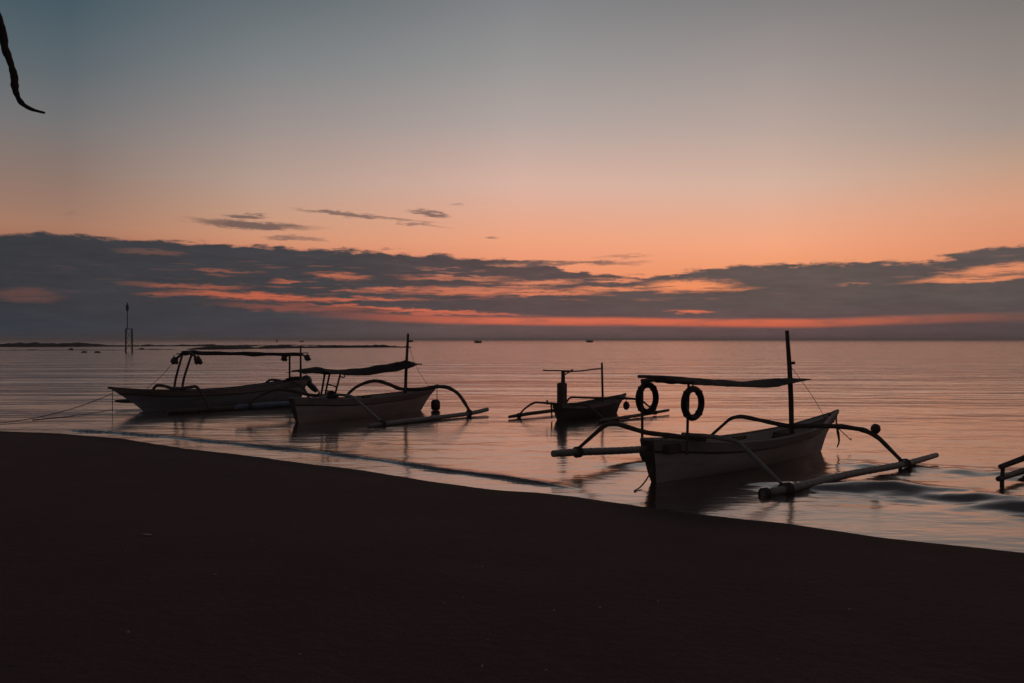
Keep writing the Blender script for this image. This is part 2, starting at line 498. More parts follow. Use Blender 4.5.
def zwater(x, y):
    r = np.sqrt(x*x+y*y)
    h = np.zeros(x.shape)
    off = np.clip((y - ysh(x))*.8, 0, 6)/6
    # patchy wind ripples: calm lanes between rougher ones
    patch = np.clip(.55+.55*np.sin(x*.23+y*.31+1)*np.sin(x*.11-y*.17+2)+.35*np.sin(x*.53-y*.2), .1, 1.3)
    h += .0042*patch*(.3+.7*off)*chop(x, y, 5, .9, 3.6, 14, 26)*np.exp(-(r/40)**2)
    h += .0018*patch*chop(x, y, 6, .35, .9, 12, 30)*np.exp(-(r/22)**2)
    h += .005*chop(x, y, 8, 3, 9, 8, 20)*np.exp(-(r/90)**2)*off
    wv = .045*np.sin(x*1.3+y*.5)+.03*np.sin(x*4.3-y*1.1)
    d, p = polydist(x, y, RIDGE)
    d = d+.02*np.sin(x*3.1)+.012*np.sin(x*7.7)
    amp = .058*np.clip(np.minimum(p/.06, (1-p)/.05), 0, 1)*(.85+.15*np.sin(p*17)+.15*np.sin(p*43))
    h += amp*np.where(d < 0, np.clip(1+d/.06, 0, 1), np.exp(-(d/.16)))
    d, p = polydist(x, y, SWELL)
    env = np.clip(np.minimum(p/.40, (1-p)/.15), 0, 1)**2
    d = d+wv
    amp = .135*env*(.9+.12*np.sin(p*31)+.06*np.sin(p*67+1))
    h += amp*np.where(d < 0, np.exp(-(d/.44)**2), np.exp(-(d/.5)**2))
    h += .014*np.exp(-((d+.3)/.9)**2)*env*chop(x, y, 9, .35, .8, 10, 22, 70)
    d, p = polydist(x, y, SWELL2)
    d = d+wv*.6
    h += .035*np.sin(np.pi*np.clip(p, 0, 1))*np.where(d < 0, np.exp(-(d/.36)**2), np.exp(-(d/.6)**2))*(d*d < 9)
    d, p = polydist(x, y, SWELL3)
    d = d+wv
    e3 = np.clip(np.minimum(p/.2, (1-p)/.1), 0, 1)
    h += .042*e3*(.8+.4*np.sin(p*37))*np.where(d < 0, np.exp(-(d/.34)**2), np.exp(-(d/.6)**2))
    h += .010*np.exp(-(d/.9)**2)*e3*chop(x, y, 10, .4, .9, 10, 22, 70)
    h *= np.clip(off*14, .0, 1)
    return h
mw = bpy.data.materials.new('sea_water'); mw.use_nodes = True; mw.node_tree.nodes.clear()
T = NT(mw.node_tree)
ge = T.new('ShaderNodeNewGeometry'); pos = ge.outputs['Position']
ln = T.new('ShaderNodeVectorMath', operation='LENGTH'); T.l.new(pos, ln.inputs[0])
dist = ln.outputs['Value']
far = T.smooth(dist, 14, 70)
w1 = T.noise(T.mapping(pos, rot=(0, 0, R(-8)), scale=(.35, 1.0, 1)), 1.1, 3, .55)
w2 = T.noise(T.mapping(pos, rot=(0, 0, R(14)), scale=(.45, 1.0, 1)), 4.5, 2, .5)
w3 = T.noise(T.mapping(pos, rot=(0, 0, R(4)), scale=(.2, 1.0, 1)), .16, 3, .6)
hgt = T.math('ADD', T.math('MULTIPLY', w1, T.lin(far, 0, 1, .022, .095)), T.math('MULTIPLY', w2, .006))
vfar = T.smooth(dist, 250, 1800, 1, .08)
hgt = T.math('ADD', hgt, T.math('MULTIPLY', w3, T.lin(far, 0, 1, .0, .70)))
bn = T.new('ShaderNodeBump'); bn.inputs['Strength'].default_value = 1; bn.inputs['Distance'].default_value = 1
T.put(bn.inputs['Height'], T.math('MULTIPLY', hgt, vfar))
b = T.new('ShaderNodeBsdfPrincipled')
b.inputs['Base Color'].default_value = (.055, .032, .025, 1)
b.inputs['Coat Weight'].default_value = .75
b.inputs['Coat Roughness'].default_value = .12
b.inputs['Coat IOR'].default_value = 1.4
T.l.new(bn.outputs[0], b.inputs['Coat Normal'])
T.put(b.inputs['Roughness'], T.lin(far, 0, 1, .15, .15))
b.inputs['IOR'].default_value = 1.7
b.inputs['Specular IOR Level'].default_value = .5
T.l.new(bn.outputs[0], b.inputs['Normal'])
out = T.new('ShaderNodeOutputMaterial'); T.l.new(b.outputs[0], out.inputs[0])
# one sheet: rows finer near the beach, reaching the horizon
vv = np.concatenate([np.arange(560, 500, -.55), np.arange(500, 424, -.3), np.arange(424, 400, -.55), np.arange(400, 345, -.8), np.array([344.5, 344, 343.5, 343, 342.5, 342, 341.6, 341.2, 340.8, 340.5, 340.3, 340.17])])
uu = np.concatenate([np.linspace(-3500, -200, 90), np.arange(-197, 1230, 2.6), np.linspace(1235, 4600, 90)])
UU, VV = np.meshgrid(uu, vv)
YY = EYE*800/(VV-340); XX = np.clip((UU-512)/800*YY, -12800, 12800)
ZZ = zwater(XX, YY)
n_, k_ = XX.shape
idx = np.arange(n_*k_).reshape(n_, k_)
q = np.stack([idx[:-1, :-1], idx[:-1, 1:], idx[1:, 1:], idx[1:, :-1]], -1).reshape(-1, 4)
tag(meshnp('sea', np.stack([XX, YY, ZZ], -1).reshape(-1, 3), q, mw), kind='structure')

# ------------------------------------------------------------------ outrigger boats
def catmull(pts, t):
    n = len(pts)-1; x = min(max(t, 0), 1)*n; i = min(int(x), n-1); f = x-i
    p = [pts[max(i-1, 0)], pts[i], pts[i+1], pts[min(i+2, n)]]
    return .5*((2*p[1])+(p[2]-p[0])*f+(2*p[0]-5*p[1]+4*p[2]-p[3])*f*f+(3*p[1]-p[0]-3*p[2]+p[3])*f**3)
class Boat:
    def __init__(s, name, label, group, origin, t, sg, spec):
        s.sg = sg; s.q = spec
        s.root = empty(name, (origin[0], origin[1], spec.get('dz', 0)), math.atan2(t[1], t[0]))
        tag(s.root, label, 'boat', group)
        s.hull()
    def L(s, p):
        return Vector((p[0], s.sg*p[1], p[2]))
    def W(s, p):
        r = s.root
        v = s.L(p); c, n = math.cos(r.rotation_euler.z), math.sin(r.rotation_euler.z)
        return Vector((r.location.x + v.x*c - v.y*n, r.location.y + v.x*n + v.y*c, r.location.z + v.z))
    def pt(s, t, q, side, inset=0):
        k = s.q
        wid = catmull(k['width'], t); zg = catmull(k['sheer'], t)
        zk = k.get('keel', -.18) + max(0, (t-.85)/.15)**2*.0
        s0 = np.interp(q, [0, .3, 1], k['stern_rake']); s1 = np.interp(q, k['stem_q'], k['stem'])
        shape = (.25 + .75*q**.8) if q > 0 else .0
        mid = math.sin(min(1, q*1.25)*math.pi/2)**.75*(.86+.14*q)
        vee = .12 + .88*q**1.15
        bl = min(1, max(0, (t-.35)/.65))
        sh = mid*(1-bl)+vee*bl*(1 if q > 0 else .3)
        w = wid*sh
        if q == 0: w = min(w, .02)
        w = max(w-inset, .003)
        if t >= 1: w = min(w, .022)
        x = s0+(s1-s0)*t
        if inset: x = s0+inset+(s1-inset*2-s0-inset)*t
        return Vector((x, side*w, zk+(zg-zk)*q))
    def hull(s):
        N = 36; qs = [0, .04, .12, .22, .34, .46, .58, .7, .8, .9, 1]
        k = s.q
        ts = [1-(1-i/N)**1.25 for i in range(N+1)]
        def shell(q0, inset, q_list):
            rows = []
            for t in ts:
                left = [s.pt(t, q, -1, inset) for q in reversed(q_list)]
                right = [s.pt(t, q, 1, inset) for q in q_list]
                rows.append(left+right)
            return rows
        m = MB()
        lower = shell(0, 0, qs)
        m.grid(lower)
        # inner skin down to the floor
        inner = shell(0, .035, [.42, .55, .7, .85, 1])
        m.grid(inner, flip=True); m.fan(inner[0], True)
        for sd in (0, -1):                                   # top edge joining both skins
            m.grid([[r[sd] for r in lower], [r[sd] for r in inner]])
        m.grid([lower[0], lower[0]]) if False else None
        h = m.build('hull', k['paint'], s.root, angle=50)
        tm_ = MB(); tm_.fan([p+Vector((-.002, 0, 0)) for p in lower[0]]); tm_.fan([p+Vector((.004, 0, 0)) for p in lower[0]], True)
        tm_.build('transom', M_DARKP, h, smooth=False)
        # top strake: a plank standing proud of the hull on both sides
        st = MB()
        for sd in (-1, 1):
            a = [s.pt(t, .80, sd)+Vector((0, sd*.006, 0)) for t in ts]
            b_ = [s.pt(t, .80, sd)+Vector((0, sd*.022, .004)) for t in ts]
            c = [s.pt(t, 1, sd)+Vector((0, sd*.022, -.004)) for t in ts]
            d = [s.pt(t, 1, sd)+Vector((0, sd*.004, .004)) for t in ts]
            st.grid([a, b_, c, d], flip=(sd > 0))
        st.build('top_strake', k.get('strake', M_STRAKE), h, angle=30)
        rr = MB()
        for sd in (-1, 1):
            rr.tube([s.pt(t, .80, sd)+Vector((0, sd*.022, 0)) for t in ts[::3]], .016, 6)
        rr.build('rub_rail', k.get('rail', M_RAIL), h)
        gw = MB()
        for sd in (-1, 1):
            pts = [s.pt(t, 1, sd)+Vector((0, -sd*.012, .012)) for t in ts[::3]]
            gw.tube(pts, .026, 8)
        tr = [s.pt(0, 1, -1)+Vector((0, .01, .012)), s.pt(0, 1, 1)+Vector((0, -.01, .012))]
        gw.tube(tr, .026, 8, smooth=False)
        gw.build('gunwale', k.get('cap', M_CAP), h)
        # stem head
        tip = s.pt(1, 1, 1)
        sh = MB().tube([tip+Vector((-.35, -.0, -.06)), tip+Vector((-.1, 0, .0)), tip+Vector((.07, 0, .03))], [.05, .045, .03], 8)
        sh.build('stem_head', k.get('strake', M_DARKP), h)
        # decks at bow and stern, thwarts, floor boards
        def deck(t0, t1, q, name):
            d = MB(); tt = np.linspace(t0, t1, 9)
            d.grid([[s.pt(t, q, -1, .02) for t in tt], [s.pt(t, q, 1, .02) for t in tt]])
            d.grid([[s.pt(t, q, -1, .02)-Vector((0, 0, .025)) for t in tt], [s.pt(t, q, 1, .02)-Vector((0, 0, .025)) for t in tt]], flip=True)
            i = 0 if t1 > .9 else -1
            a, b_ = s.pt(tt[i], q, -1, .02), s.pt(tt[i], q, 1, .02)
            d.fan([a, b_, s.pt(tt[i], q-.4, 1, .05), s.pt(tt[i], q-.4, -1, .05)])
            d.build(name, M_INSIDE, s.root, smooth=False)
        deck(k.get('foredeck', .72), .985, .93, 'foredeck')
        deck(.01, k.get('aftdeck', .14), .9, 'aft_deck')
        deck(.1, .8, .42, 'floor_boards')
        for t in k.get('thwarts', (.3, .5)):
            a, b_ = s.pt(t, .84, -1, .03), s.pt(t, .84, 1, .03)
            MB().box((a+b_)/2, (.2, (b_-a).length, .03)).build('thwart', M_INSIDE, s.root)
    def tube(s, name, pts, r, m, n=10, smooth=True, parent=None, wob=.0):
        nd = .42 if name == 'outrigger_float' else 0
        return MB().tube([s.L(p) for p in pts], r, n, smooth, wob=wob, seed=len(name), nodes=nd).build(name, m, parent or s.root)
    def bent(s, name, pts, r, m, rad=.10):
        P = [s.L(p) for p in pts]; Q = [P[0]]; S = [r[0]]
        for i in range(1, len(P)-1):
            a, b_ = (P[i-1]-P[i]), (P[i+1]-P[i])
            da, db = min(rad, a.length*.4), min(rad, b_.length*.4)
            p0, p1 = P[i]+a.normalized()*da, P[i]+b_.normalized()*db
            for t in (0, .33, .67, 1):
                Q.append(p0*(1-t)**2+P[i]*2*t*(1-t)+p1*t*t); S.append(r[i]*(1+.08*math.sin(math.pi*t)))
        Q.append(P[-1]); S.append(r[-1])
        D = [Q[0]]; E = [S[0]]
        for i in range(len(Q)-1):
            n = max(1, int((Q[i+1]-Q[i]).length/.08))
            for k in range(1, n+1):
                D.append(Q[i].lerp(Q[i+1], k/n)); E.append(S[i]+(S[i+1]-S[i])*k/n)
        return MB().tube(D, E, 10, smooth=False, wob=.22, seed=i*1.7).build(name, m, s.root)
    def lash(s, p, r, parent, axis=(1, 0, 0), w=.1):
        m = MB(); a = s.L(p); d = Vector((axis[0], s.sg*axis[1], axis[2])).normalized()
        for i in range(5):
            o = (i-2)/4*w
            m.torus(a+d*o, r, .013, d, 14, 6)
        m.build('lashing', M_ROPE, parent)
    def cloth(s, prof, parent=None, name='canopy', m=M_CLOTH, th=.012, rough=.02):
        """prof: list of (s, half_width, ridge_z, edge_drop)"""
        K = 48; C = 10
        rows = []; low = []
        for i in range(K+1):
            x = i/K*(len(prof)-1); j = min(int(x), len(prof)-2); f = x-j
            f2 = f*f*(3-2*f)
            a, b_ = prof[j], prof[j+1]
            S = a[0]+(b_[0]-a[0])*f; hw = a[1]+(b_[1]-a[1])*f2; z = a[2]+(b_[2]-a[2])*f2; dr = a[3]+(b_[3]-a[3])*f2
            r = []
            for c in range(C+1):
                y = -1+2*c/C
                w = noise.noise(Vector((S*1.7, y*1.5, 3.1)))*rough + noise.noise(Vector((S*5, y*3, 1.1)))*rough*.5
                r.append(s.L((S, y*hw, z-dr*abs(y)**1.6+w)))
            rows.append(r)
            low.append([p-Vector((0, 0, th)) for p in r])
        mm = MB(); mm.grid(rows); mm.grid(low, flip=True)
        for e in (0, -1):
            mm.grid([[r[e] for r in rows], [r[e] for r in low]])
            mm.grid([rows[e], low[e]])
        return mm.build(name, m, parent or s.root)

def hang(name, label, cat, mesh, m, group=None, parts=()):
    o = mesh.build(name, m); tag(o, label, cat, group)
    return o

# ---- boat nearest the camera, with two hanging rings
G = 'outrigger boats moored along the beach'
A = Boat('outrigger_boat', 'nearest large white outrigger boat with a tall mast and two rings hanging at its stern', G, (2.46, 14.0), (.751, .661), -1,
         dict(width=[.13, .40, .49, .47, .34, .02], sheer=[.76, .62, .54, .54, .62, .84], keel=-.2, stern_rake=[.12, 0, -.16],
              stem_q=[0, .2, .55, 1], stem=[5.7, 5.95, 6.18, 6.72], paint=M_WHITE, foredeck=.7, aftdeck=.1))
fl = A.tube('outrigger_float', [(-.38, -2.1, .32), (.3, -2.1, .29), (2.2, -2.1, .17), (5.6, -2.12, .05)], [.065, .075, .075, .06], M_BAMB)
A.lash((.3, -2.1, .29), .1, fl); A.lash((4.46, -2.1, .10), .1, fl)
fl = A.tube('outrigger_float', [(.42, 1.90, .04), (1.0, 2.04, .06), (2.9, 2.14, .10), (4.8, 2.28, .10), (6.28, 2.32, .14)], [.06, .07, .066, .062, .05], M_BAMB)
A.lash((.93, 2.02, .05), .105, fl, (1, .2, 0), .14); A.lash((4.85, 2.28, .09), .1, fl, (1, .1, 0)); A.lash((.46, 1.91, .03), .08, fl, (1, .2, 0), .1)
A.bent('outrigger_arm', [(.28, -2.1, .34), (.47, -1.54, .86), (.56, -1.36, .90), (.72, -.75, .76), (.82, -.3, .74), (.86, .5, .73)], [.034, .042, .046, .046, .05, .042], M_WOOD)
A.bent('outrigger_arm', [(.78, .05, .79), (.86, .7, .80), (.9, 1.12, .76), (.9, 2.05, .07)], [.038, .04, .038, .030], M_BAMB)
A.bent('outrigger_arm', [(4.46, -2.1, .12), (4.57, -1.42, .74), (4.62, -1.18, .79), (4.70, -.1, .65), (4.75, .45, .70), (4.8, 1.05, .73), (4.87, 1.48, .69), (4.88, 1.75, .57), (4.84, 2.28, .10)],
       [.034, .038, .044, .05, .05, .048, .048, .046, .036], M_WOOD)
A.tube('mast', [(4.70, 0, .1), (4.66, 0, 1.2), (4.60, 0, 1.9), (4.49, 0, 2.70)], [.052, .054, .05, .04], M_WOOD, smooth=False)
A.tube('canopy_post', [(.23, -.42, .5), (.23, -.42, 1.75)], [.026, .024], M_WOOD, smooth=False)
A.tube('canopy_post', [(.42, .42, .5), (.47, .42, 1.78)], [.026, .024], M_WOOD, smooth=False)
A.tube('canopy_crossbar', [(.34, -.52, 1.75), (.36, -.1, 1.79), (.44, .55, 1.76)], [.04, .035, .04], M_WOOD)
A.tube('ridge_pole', [(-.32, -.05, 1.87), (.5, -.02, 1.83), (1.6, 0, 1.74), (3, 0, 1.645), (4.6, 0, 1.66), (5.5, 0, 1.63)], [.028, .028, .028, .025, .022, .012], M_WOOD)
cn = A.cloth([(.42, .40, 1.80, .05), (.7, .44, 1.81, .09), (1.3, .46, 1.80, .12), (1.7, .42, 1.75, .10), (3.1, .42, 1.68, .11), (4.1, .34, 1.70, .09), (4.6, .2, 1.69, .06), (5.4, .02, 1.64, .01)])
A.tube('stay', [(4.52, .02, 2.0), (5.5, .01, 1.3), (6.15, 0, .72)], .006, M_ROPE, 5)
A.tube('mast_cleat', [(4.58, .0, 2.0), (4.63, .11, 2.02)], [.03, .03], M_WOOD, 6)
MB().box(A.L((2.35, .22, .62)), (.42, .07, .07)).build('oar_rest', M_WOOD, A.root)
MB().box(A.L((.25, .10, .60)), (.36, .40, .16)).build('engine_box', M_INSIDE, A.root)
A.tube('rudder_bracket', [(-.1, 0, .62), (-.32, .02, .60), (-.22, .0, .42)], [.045, .05, .04], M_WOOD)
rn = Vector((A.L((0, 1, 0)))); rn.rotate(A.root.rotation_euler)
for (pp, lab) in (((.47, -.50, 1.43), 'dark ring hanging at the far stern corner, left one of the two'), ((.44, .53, 1.40), 'dark ring hanging on the near stern post, right one of the two')):
    c = A.W(pp)
    if pp[1] < 0:
        c0 = c
    o = empty('lifebuoy', tuple(c))
    tag(o, lab, 'lifebuoy', 'rings hung on the stern of the nearest boat')
    MB().torus((0, 0, 0), .250, .057, rn, 40, 14).build('ring', M_RUBBER, o)
    for a in range(4):
        rp = MB()
        d = Vector((0, 0, 1))*math.cos(a*math.pi/2+.78) + rn.cross(Vector((0, 0, 1)))*math.sin(a*math.pi/2+.78)
        tdir = d.cross(rn)
        rp.torus(d*.250, .061, .008, tdir, 14, 6)
        rp.build('rope_wrap', M_ROPE, o)
    rp = MB()
    rp.tube([(0, 0, .26), (0, 0, .38)], .014, 6, smooth=False)
    rp.build('hanging_line', M_ROPE, o)
# knob float on the front arm, ropes at the bow
o = MB().ball((0, 0, 0), (.095, .095, .10), lump=.1, seed=2).build('float_ball', M_BUOY); o.location = A.W((4.89, 1.70, .73))
tag(o, 'small dark round float tied on top of the front arm of the nearest boat', 'float')
rp = MB().tube([A.W((6.6, .03, .76)), A.W((6.55, .06, .60)), A.W((6.5, .12, .40)), A.W((6.35, .22, .22)), A.W((6.2, .25, .10))], [.02, .02, .035, .02, .012], 6)
tag(rp.build('mooring_rope', M_ROPE), 'frayed dark rope dangling from the bow tip of the nearest boat', 'rope')
rp = MB().tube([A.W((6.5, .12, .5)), A.W((6.75, .18, .32)), A.W((6.95, .2, .2)), A.W((7.05, .16, .22))], .011, 6)
tag(rp.build('mooring_rope', M_ROPE), 'thin forked rope end splayed outward below the bow of the nearest boat', 'rope')
rp = MB().tube([A.W((-.03, .03, .34)), A.W((-.2, .08, .16)), A.W((-.55, .2, .035)), A.W((-.86, .31, .012))], .013, 6)
tag(rp.build('mooring_rope', M_ROPE), 'short rope trailing into the water from the stern of the nearest boat', 'rope')

# ---- second boat: arched dark canopy, hanging float under the bow
B = Boat('outrigger_boat', 'outrigger boat with drooping dark canopy and a ladder frame, second from the left', G, (-6.5, 24.1), (.62, .785), -1,
         dict(width=[.13, .40, .49, .47, .34, .02], sheer=[.74, .65, .60, .63, .68, .84], keel=-.2, stern_rake=[.12, 0, -.18],
              stem_q=[0, .2, .55, 1], stem=[5.05, 5.3, 5.6, 6.12], paint=M_WHITE, foredeck=.68, aftdeck=.1))
fl = B.tube('outrigger_float', [(-.75, -2.0, .42), (.0, -2.0, .41), (1.2, -2.0, .40), (5.2, -2.0, .2)], [.07, .085, .085, .06], M_BLUEP)
B.lash((-.3, -2.0, .41), .1, fl); B.lash((3.6, -2.0, .29), .1, fl)
fl = B.tube('outrigger_float', [(.54, 2.62, .04), (1.5, 2.66, .06), (3.5, 2.66, .07), (4.9, 2.66, .09), (5.85, 2.6, .15)], [.055, .07, .07, .07, .07], M_BAMB)
B.lash((1.05, 2.65, .06), .105, fl); B.lash((4.85, 2.66, .1), .1, fl)
B.tube('outrigger_arm', [(-.35, -2.0, .45), (-.1, -1.95, .66), (.4, -1.75, .90), (.7, -1.3, .90), (1.0, -.6, .76), (1.2, -.3, .75), (1.25, .4, .74)],
       [.035, .04, .05, .055, .055, .055, .045], M_WOOD, wob=.2)
B.tube('outrigger_arm', [(1.2, .05, .80), (1.28, .6, .80), (1.28, 1.1, .75), (1.2, 1.6, .54), (1.05, 2.64, .10)], [.045, .045, .045, .042, .038], M_BAMB, wob=.1)
B.tube('outrigger_arm', [(3.5, -2.0, .32), (3.6, -2.0, .52), (3.95, -1.9, .82), (4.35, -1.7, 1.0), (4.5, -1.35, 1.04), (4.55, -.8, .93), (4.6, -.3, .80), (4.75, .45, .80), (4.95, 1.05, .90), (5.05, 1.5, .89), (5.05, 1.95, .72), (5.0, 2.3, .45), (4.9, 2.66, .12)],
       [.04, .045, .055, .06, .065, .065, .065, .065, .065, .065, .06, .055, .05], M_WOOD, wob=.2)
B.tube('mast', [(4.52, 0, .2), (4.57, 0, 1.4), (4.67, 0, 2.72)], [.058, .055, .042], M_WOOD, smooth=False)
B.tube('mast_cleat', [(4.62, 0, 2.46), (4.75, .16, 2.46)], [.03, .03], M_WOOD, 6)
B.tube('canopy_post', [(.89, .0, .6), (1.08, 0, 1.5)], .032, M_WOOD, smooth=False)
pb = B.tube('canopy_post', [(1.25, -.3, .5), (1.52, -.3, 1.50)], .030, M_WOOD, smooth=False)
B.tube('canopy_post', [(1.16, .3, .6), (1.46, .3, 1.50)], .030, M_WOOD, smooth=False)
for z in (.86, 1.06):
    B.tube('ladder_rung', [(1.36+(z-.96)*.3, -.3, z+.05), (1.28+(z-.96)*.3, .3, z-.03)], .022, M_WOOD, smooth=False)
B.tube('hook', [(1.42, .3, 1.36), (1.5, .40, 1.33), (1.55, .38, 1.42)], .02, M_WOOD, 6)
B.tube('ridge_pole', [(-.15, 0, 1.56), (.6, 0, 1.60), (2, 0, 1.52), (4.5, 0, 1.72), (5.05, 0, 1.66), (5.35, 0, 1.64)], [.03, .03, .03, .03, .025, .015], M_WOOD)
B.cloth([(-.05, .45, 1.56, .06), (.4, .5, 1.64, .12), (.75, .5, 1.68, .14), (1.1, .5, 1.60, .14), (1.6, .5, 1.56, .16), (2.4, .5, 1.58, .20), (3.6, .46, 1.68, .22), (4.3, .38, 1.76, .22), (4.55, .3, 1.80, .22), (5.1, .03, 1.66, .02)])
B.tube('stay', [(4.68, .02, 2.3), (5.1, .01, 1.5), (5.75, 0, .8)], .007, M_ROPE, 5)
MB().ball(B.L((1.2, .15, .76)), (.16, .2, .16), lump=.3).build('fuel_can', M_MOTOR, B.root)
MB().box(B.L((1.0, .05, .72)), (.22, .22, .10)).build('thwart_bucket', M_WHITE, B.root)
MB().box(B.L((2.5, .30, .66)), (.34, .1, .08)).build('oar_rest', M_WOOD, B.root)
o = empty('hanging_float', tuple(B.W((5.75, .28, .18))))
tag(o, 'dark cylindrical float hanging under the bow of the second boat from the left', 'float')
MB().tube([(0, 0, -.17), (0, 0, -.11), (0, 0, .12), (0, 0, .2)], [.12, .165, .165, .10], 14, smooth=False).build('float_body', M_BUOY, o)
MB().tube([(.05, .0, .15), (.05, 0, .62)], .014, 6, smooth=False).build('hanging_line', M_ROPE, o)

# ---- small boat farther out
C_ = Boat('outrigger_boat', 'small dark outrigger boat farther out with a thick stern post and bare horizontal pole', G, (1.46, 25.0), (.665, .746), -1,
          dict(width=[.17, .30, .36, .34, .24, .02], sheer=[.50, .44, .42, .46, .52, .60], keel=-.15, stern_rake=[.05, 0, -.08],
               stem_q=[0, .25, .55, 1], stem=[3.1, 3.22, 3.35, 3.72], paint=M_DGREY, foredeck=.6, aftdeck=.2, cap=M_WOOD))
fl = C_.tube('outrigger_float', [(-.82, -1.35, .07), (0, -1.35, .10), (1.6, -1.35, .12), (3.6, -1.35, .1)], [.045, .06, .06, .05], M_BAMD)
C_.lash((-.34, -1.35, .08), .07, fl)
fl = C_.tube('outrigger_float', [(.2, 1.4, .05), (.8, 1.4, .05), (2.5, 1.4, .07), (4.25, 1.4, .11)], [.045, .055, .055, .045], M_BAMD)
C_.lash((3.37, 1.4, .09), .065, fl)
C_.tube('outrigger_arm', [(-.34, -1.35, .1), (-.2, -1.22, .3), (0, -1.02, .48), (.12, -.8, .49), (.3, -.3, .47), (.35, .3, .48), (.4, .8, .46), (.5, 1.4, .06)], [.03, .03, .035, .035, .04, .04, .035, .03], M_WOOD)
C_.tube('outrigger_arm', [(2.0, -1.35, .14), (2.0, -1.22, .40), (2.05, -1.08, .54), (2.3, -.7, .54), (2.6, 0, .54), (3.0, .55, .54), (3.24, .9, .49), (3.32, 1.15, .32), (3.37, 1.4, .1)], [.03, .03, .035, .035, .04, .04, .035, .03, .03], M_WOOD)
C_.tube('mast', [(2.38, 0, .2), (2.32, 0, 1.74)], [.042, .036], M_WOOD, smooth=False)
MB().box(C_.L((.14, .02, .70)), (.26, .24, .92)).build('stern_post', M_WOOD, C_.root)
C_.tube('upper_post', [(.22, 0, .9), (.22, 0, 1.53)], [.075, .06], M_WOOD, smooth=False)
C_.tube('horizontal_pole', [(-.77, 0, 1.58), (.1, 0, 1.535), (.75, 0, 1.515)], .02, M_WOOD)
C_.tube('horizontal_pole', [(.15, 0, 1.50), (1.1, 0, 1.50), (1.7, 0, 1.53), (2.34, 0, 1.55)], .022, M_WOOD)
C_.tube('brace', [(.3, 0, 1.40), (.55, 0, 1.49), (.72, 0, 1.56)], .02, M_WOOD)
C_.tube('rudder_post', [(-.12, -.2, .55), (-.12, -.2, .40), (-.14, -.16, .05)], [.03, .03, .02], M_WOOD, smooth=False)
C_.tube('cleat', [(-.02, -.45, .46), (-.02, -.45, .60)], .03, M_WOOD, smooth=False)
o = empty('hanging_float', tuple(C_.W((3.45, .22, .25))))
tag(o, 'dark round float hanging beside the bow of the small boat farther out', 'float')
MB().ball((0, 0, 0), (.115, .115, .15), lump=.1).build('float_body', M_BUOY, o)
MB().tube([(0, 0, .12), (-.02, 0, .32)], .012, 6, smooth=False).build('hanging_line', M_ROPE, o)

# ---- leftmost boat, bow toward the left
D = Boat('outrigger_boat', 'leftmost grey outrigger boat, bow pointing left, canopy rolled thin between two pairs of posts', G, (-8.58, 32.09), (-.75, -.66), 1,
         dict(width=[.36, .46, .49, .48, .38, .02], sheer=[.93, .78, .66, .64, .69, .84], keel=-.2, stern_rake=[.15, 0, -.25],
              stem_q=[0, .2, .5, 1], stem=[5.6, 5.9, 6.25, 6.98], paint=M_GREY, foredeck=.78, aftdeck=.1, cap=M_WOOD))
fl = D.tube('outrigger_float', [(6.3, -1.9, .26), (5.6, -1.9, .24), (3, -1.9, .3), (.3, -1.9, .35)], [.04, .085, .085, .07], M_BAMD)
D.lash((5.1, -1.9, .25), .1, fl)
fl = D.tube('outrigger_float', [(5.6, 1.7, .06), (4.9, 1.7, .06), (2.5, 1.7, .07), (-.6, 1.7, .10)], [.06, .08, .08, .06], M_BAMD)
D.lash((4.2, 1.7, .07), .1, fl)
D.tube('outrigger_arm', [(5.08, -1.9, .27), (5.08, -1.7, .52), (5.05, -1.45, .74), (5.0, -1.2, .82), (4.85, -.7, .78), (4.8, -.3, .74), (4.7, .3, .76), (4.55, .9, .83), (4.45, 1.2, .83), (4.3, 1.45, .5), (4.2, 1.7, .1)],
       [.04, .045, .055, .055, .06, .06, .06, .055, .055, .05, .045], M_WOOD, wob=.2)
D.tube('outrigger_arm', [(.68, -1.9, .40), (.66, -1.75, .62), (.6, -1.45, .82), (.52, -1.2, .88), (.4, -.6, .84), (.4, 0, .84), (.4, .6, .80), (.35, 1.1, .66), (.3, 1.7, .12)],
       [.04, .045, .05, .05, .055, .06, .06, .05, .045], M_WOOD, wob=.2)
for x0, x1, a in ((4.75, 4.43, -.3), (4.67, 4.31, .3)):
    D.tube('canopy_post', [(x0, a, .5), (x0-.08, a, 1.1), (x1, a, 1.98)], [.045, .045, .04], M_WOOD)
D.tube('canopy_post', [(.22, -.3, .6), (.22, -.3, 1.96)], .04, M_WOOD, smooth=False)
D.tube('canopy_post', [(.04, .3, .6), (.04, .3, 2.25)], [.055, .03], M_WOOD, smooth=False)
D.tube('canopy_crossbar', [(4.55, -.62, 1.80), (4.45, -.3, 1.98), (4.35, .2, 2.03), (4.25, .62, 1.86)], .045, M_WOOD)
D.tube('canopy_crossbar', [(.28, -.55, 1.80), (.2, -.2, 1.95), (.05, .3, 1.95), (-.05, .6, 1.82)], .04, M_WOOD)
D.tube('ridge_pole', [(4.75, 0, 2.0), (3, 0, 2.03), (1, 0, 1.97), (-.45, 0, 1.98)], .02, M_WOOD)
D.cloth([(4.55, .16, 2.10, .10), (4.2, .18, 2.13, .10), (3.8, .16, 2.08, .08), (2.4, .14, 2.05, .07), (1.9, .16, 2.05, .12), (1.2, .13, 2.01, .06), (.3, .14, 2.0, .08), (-.1, .12, 1.99, .08)], name='rolled_canopy', th=.06)
D.tube('stay', [(4.58, -.5, 1.86), (5.1, -.25, 1.3), (5.75, -.1, .76)], .009, M_ROPE, 5)
mt = empty('outboard_motor', (0, 0, 0)); mt.parent = D.root
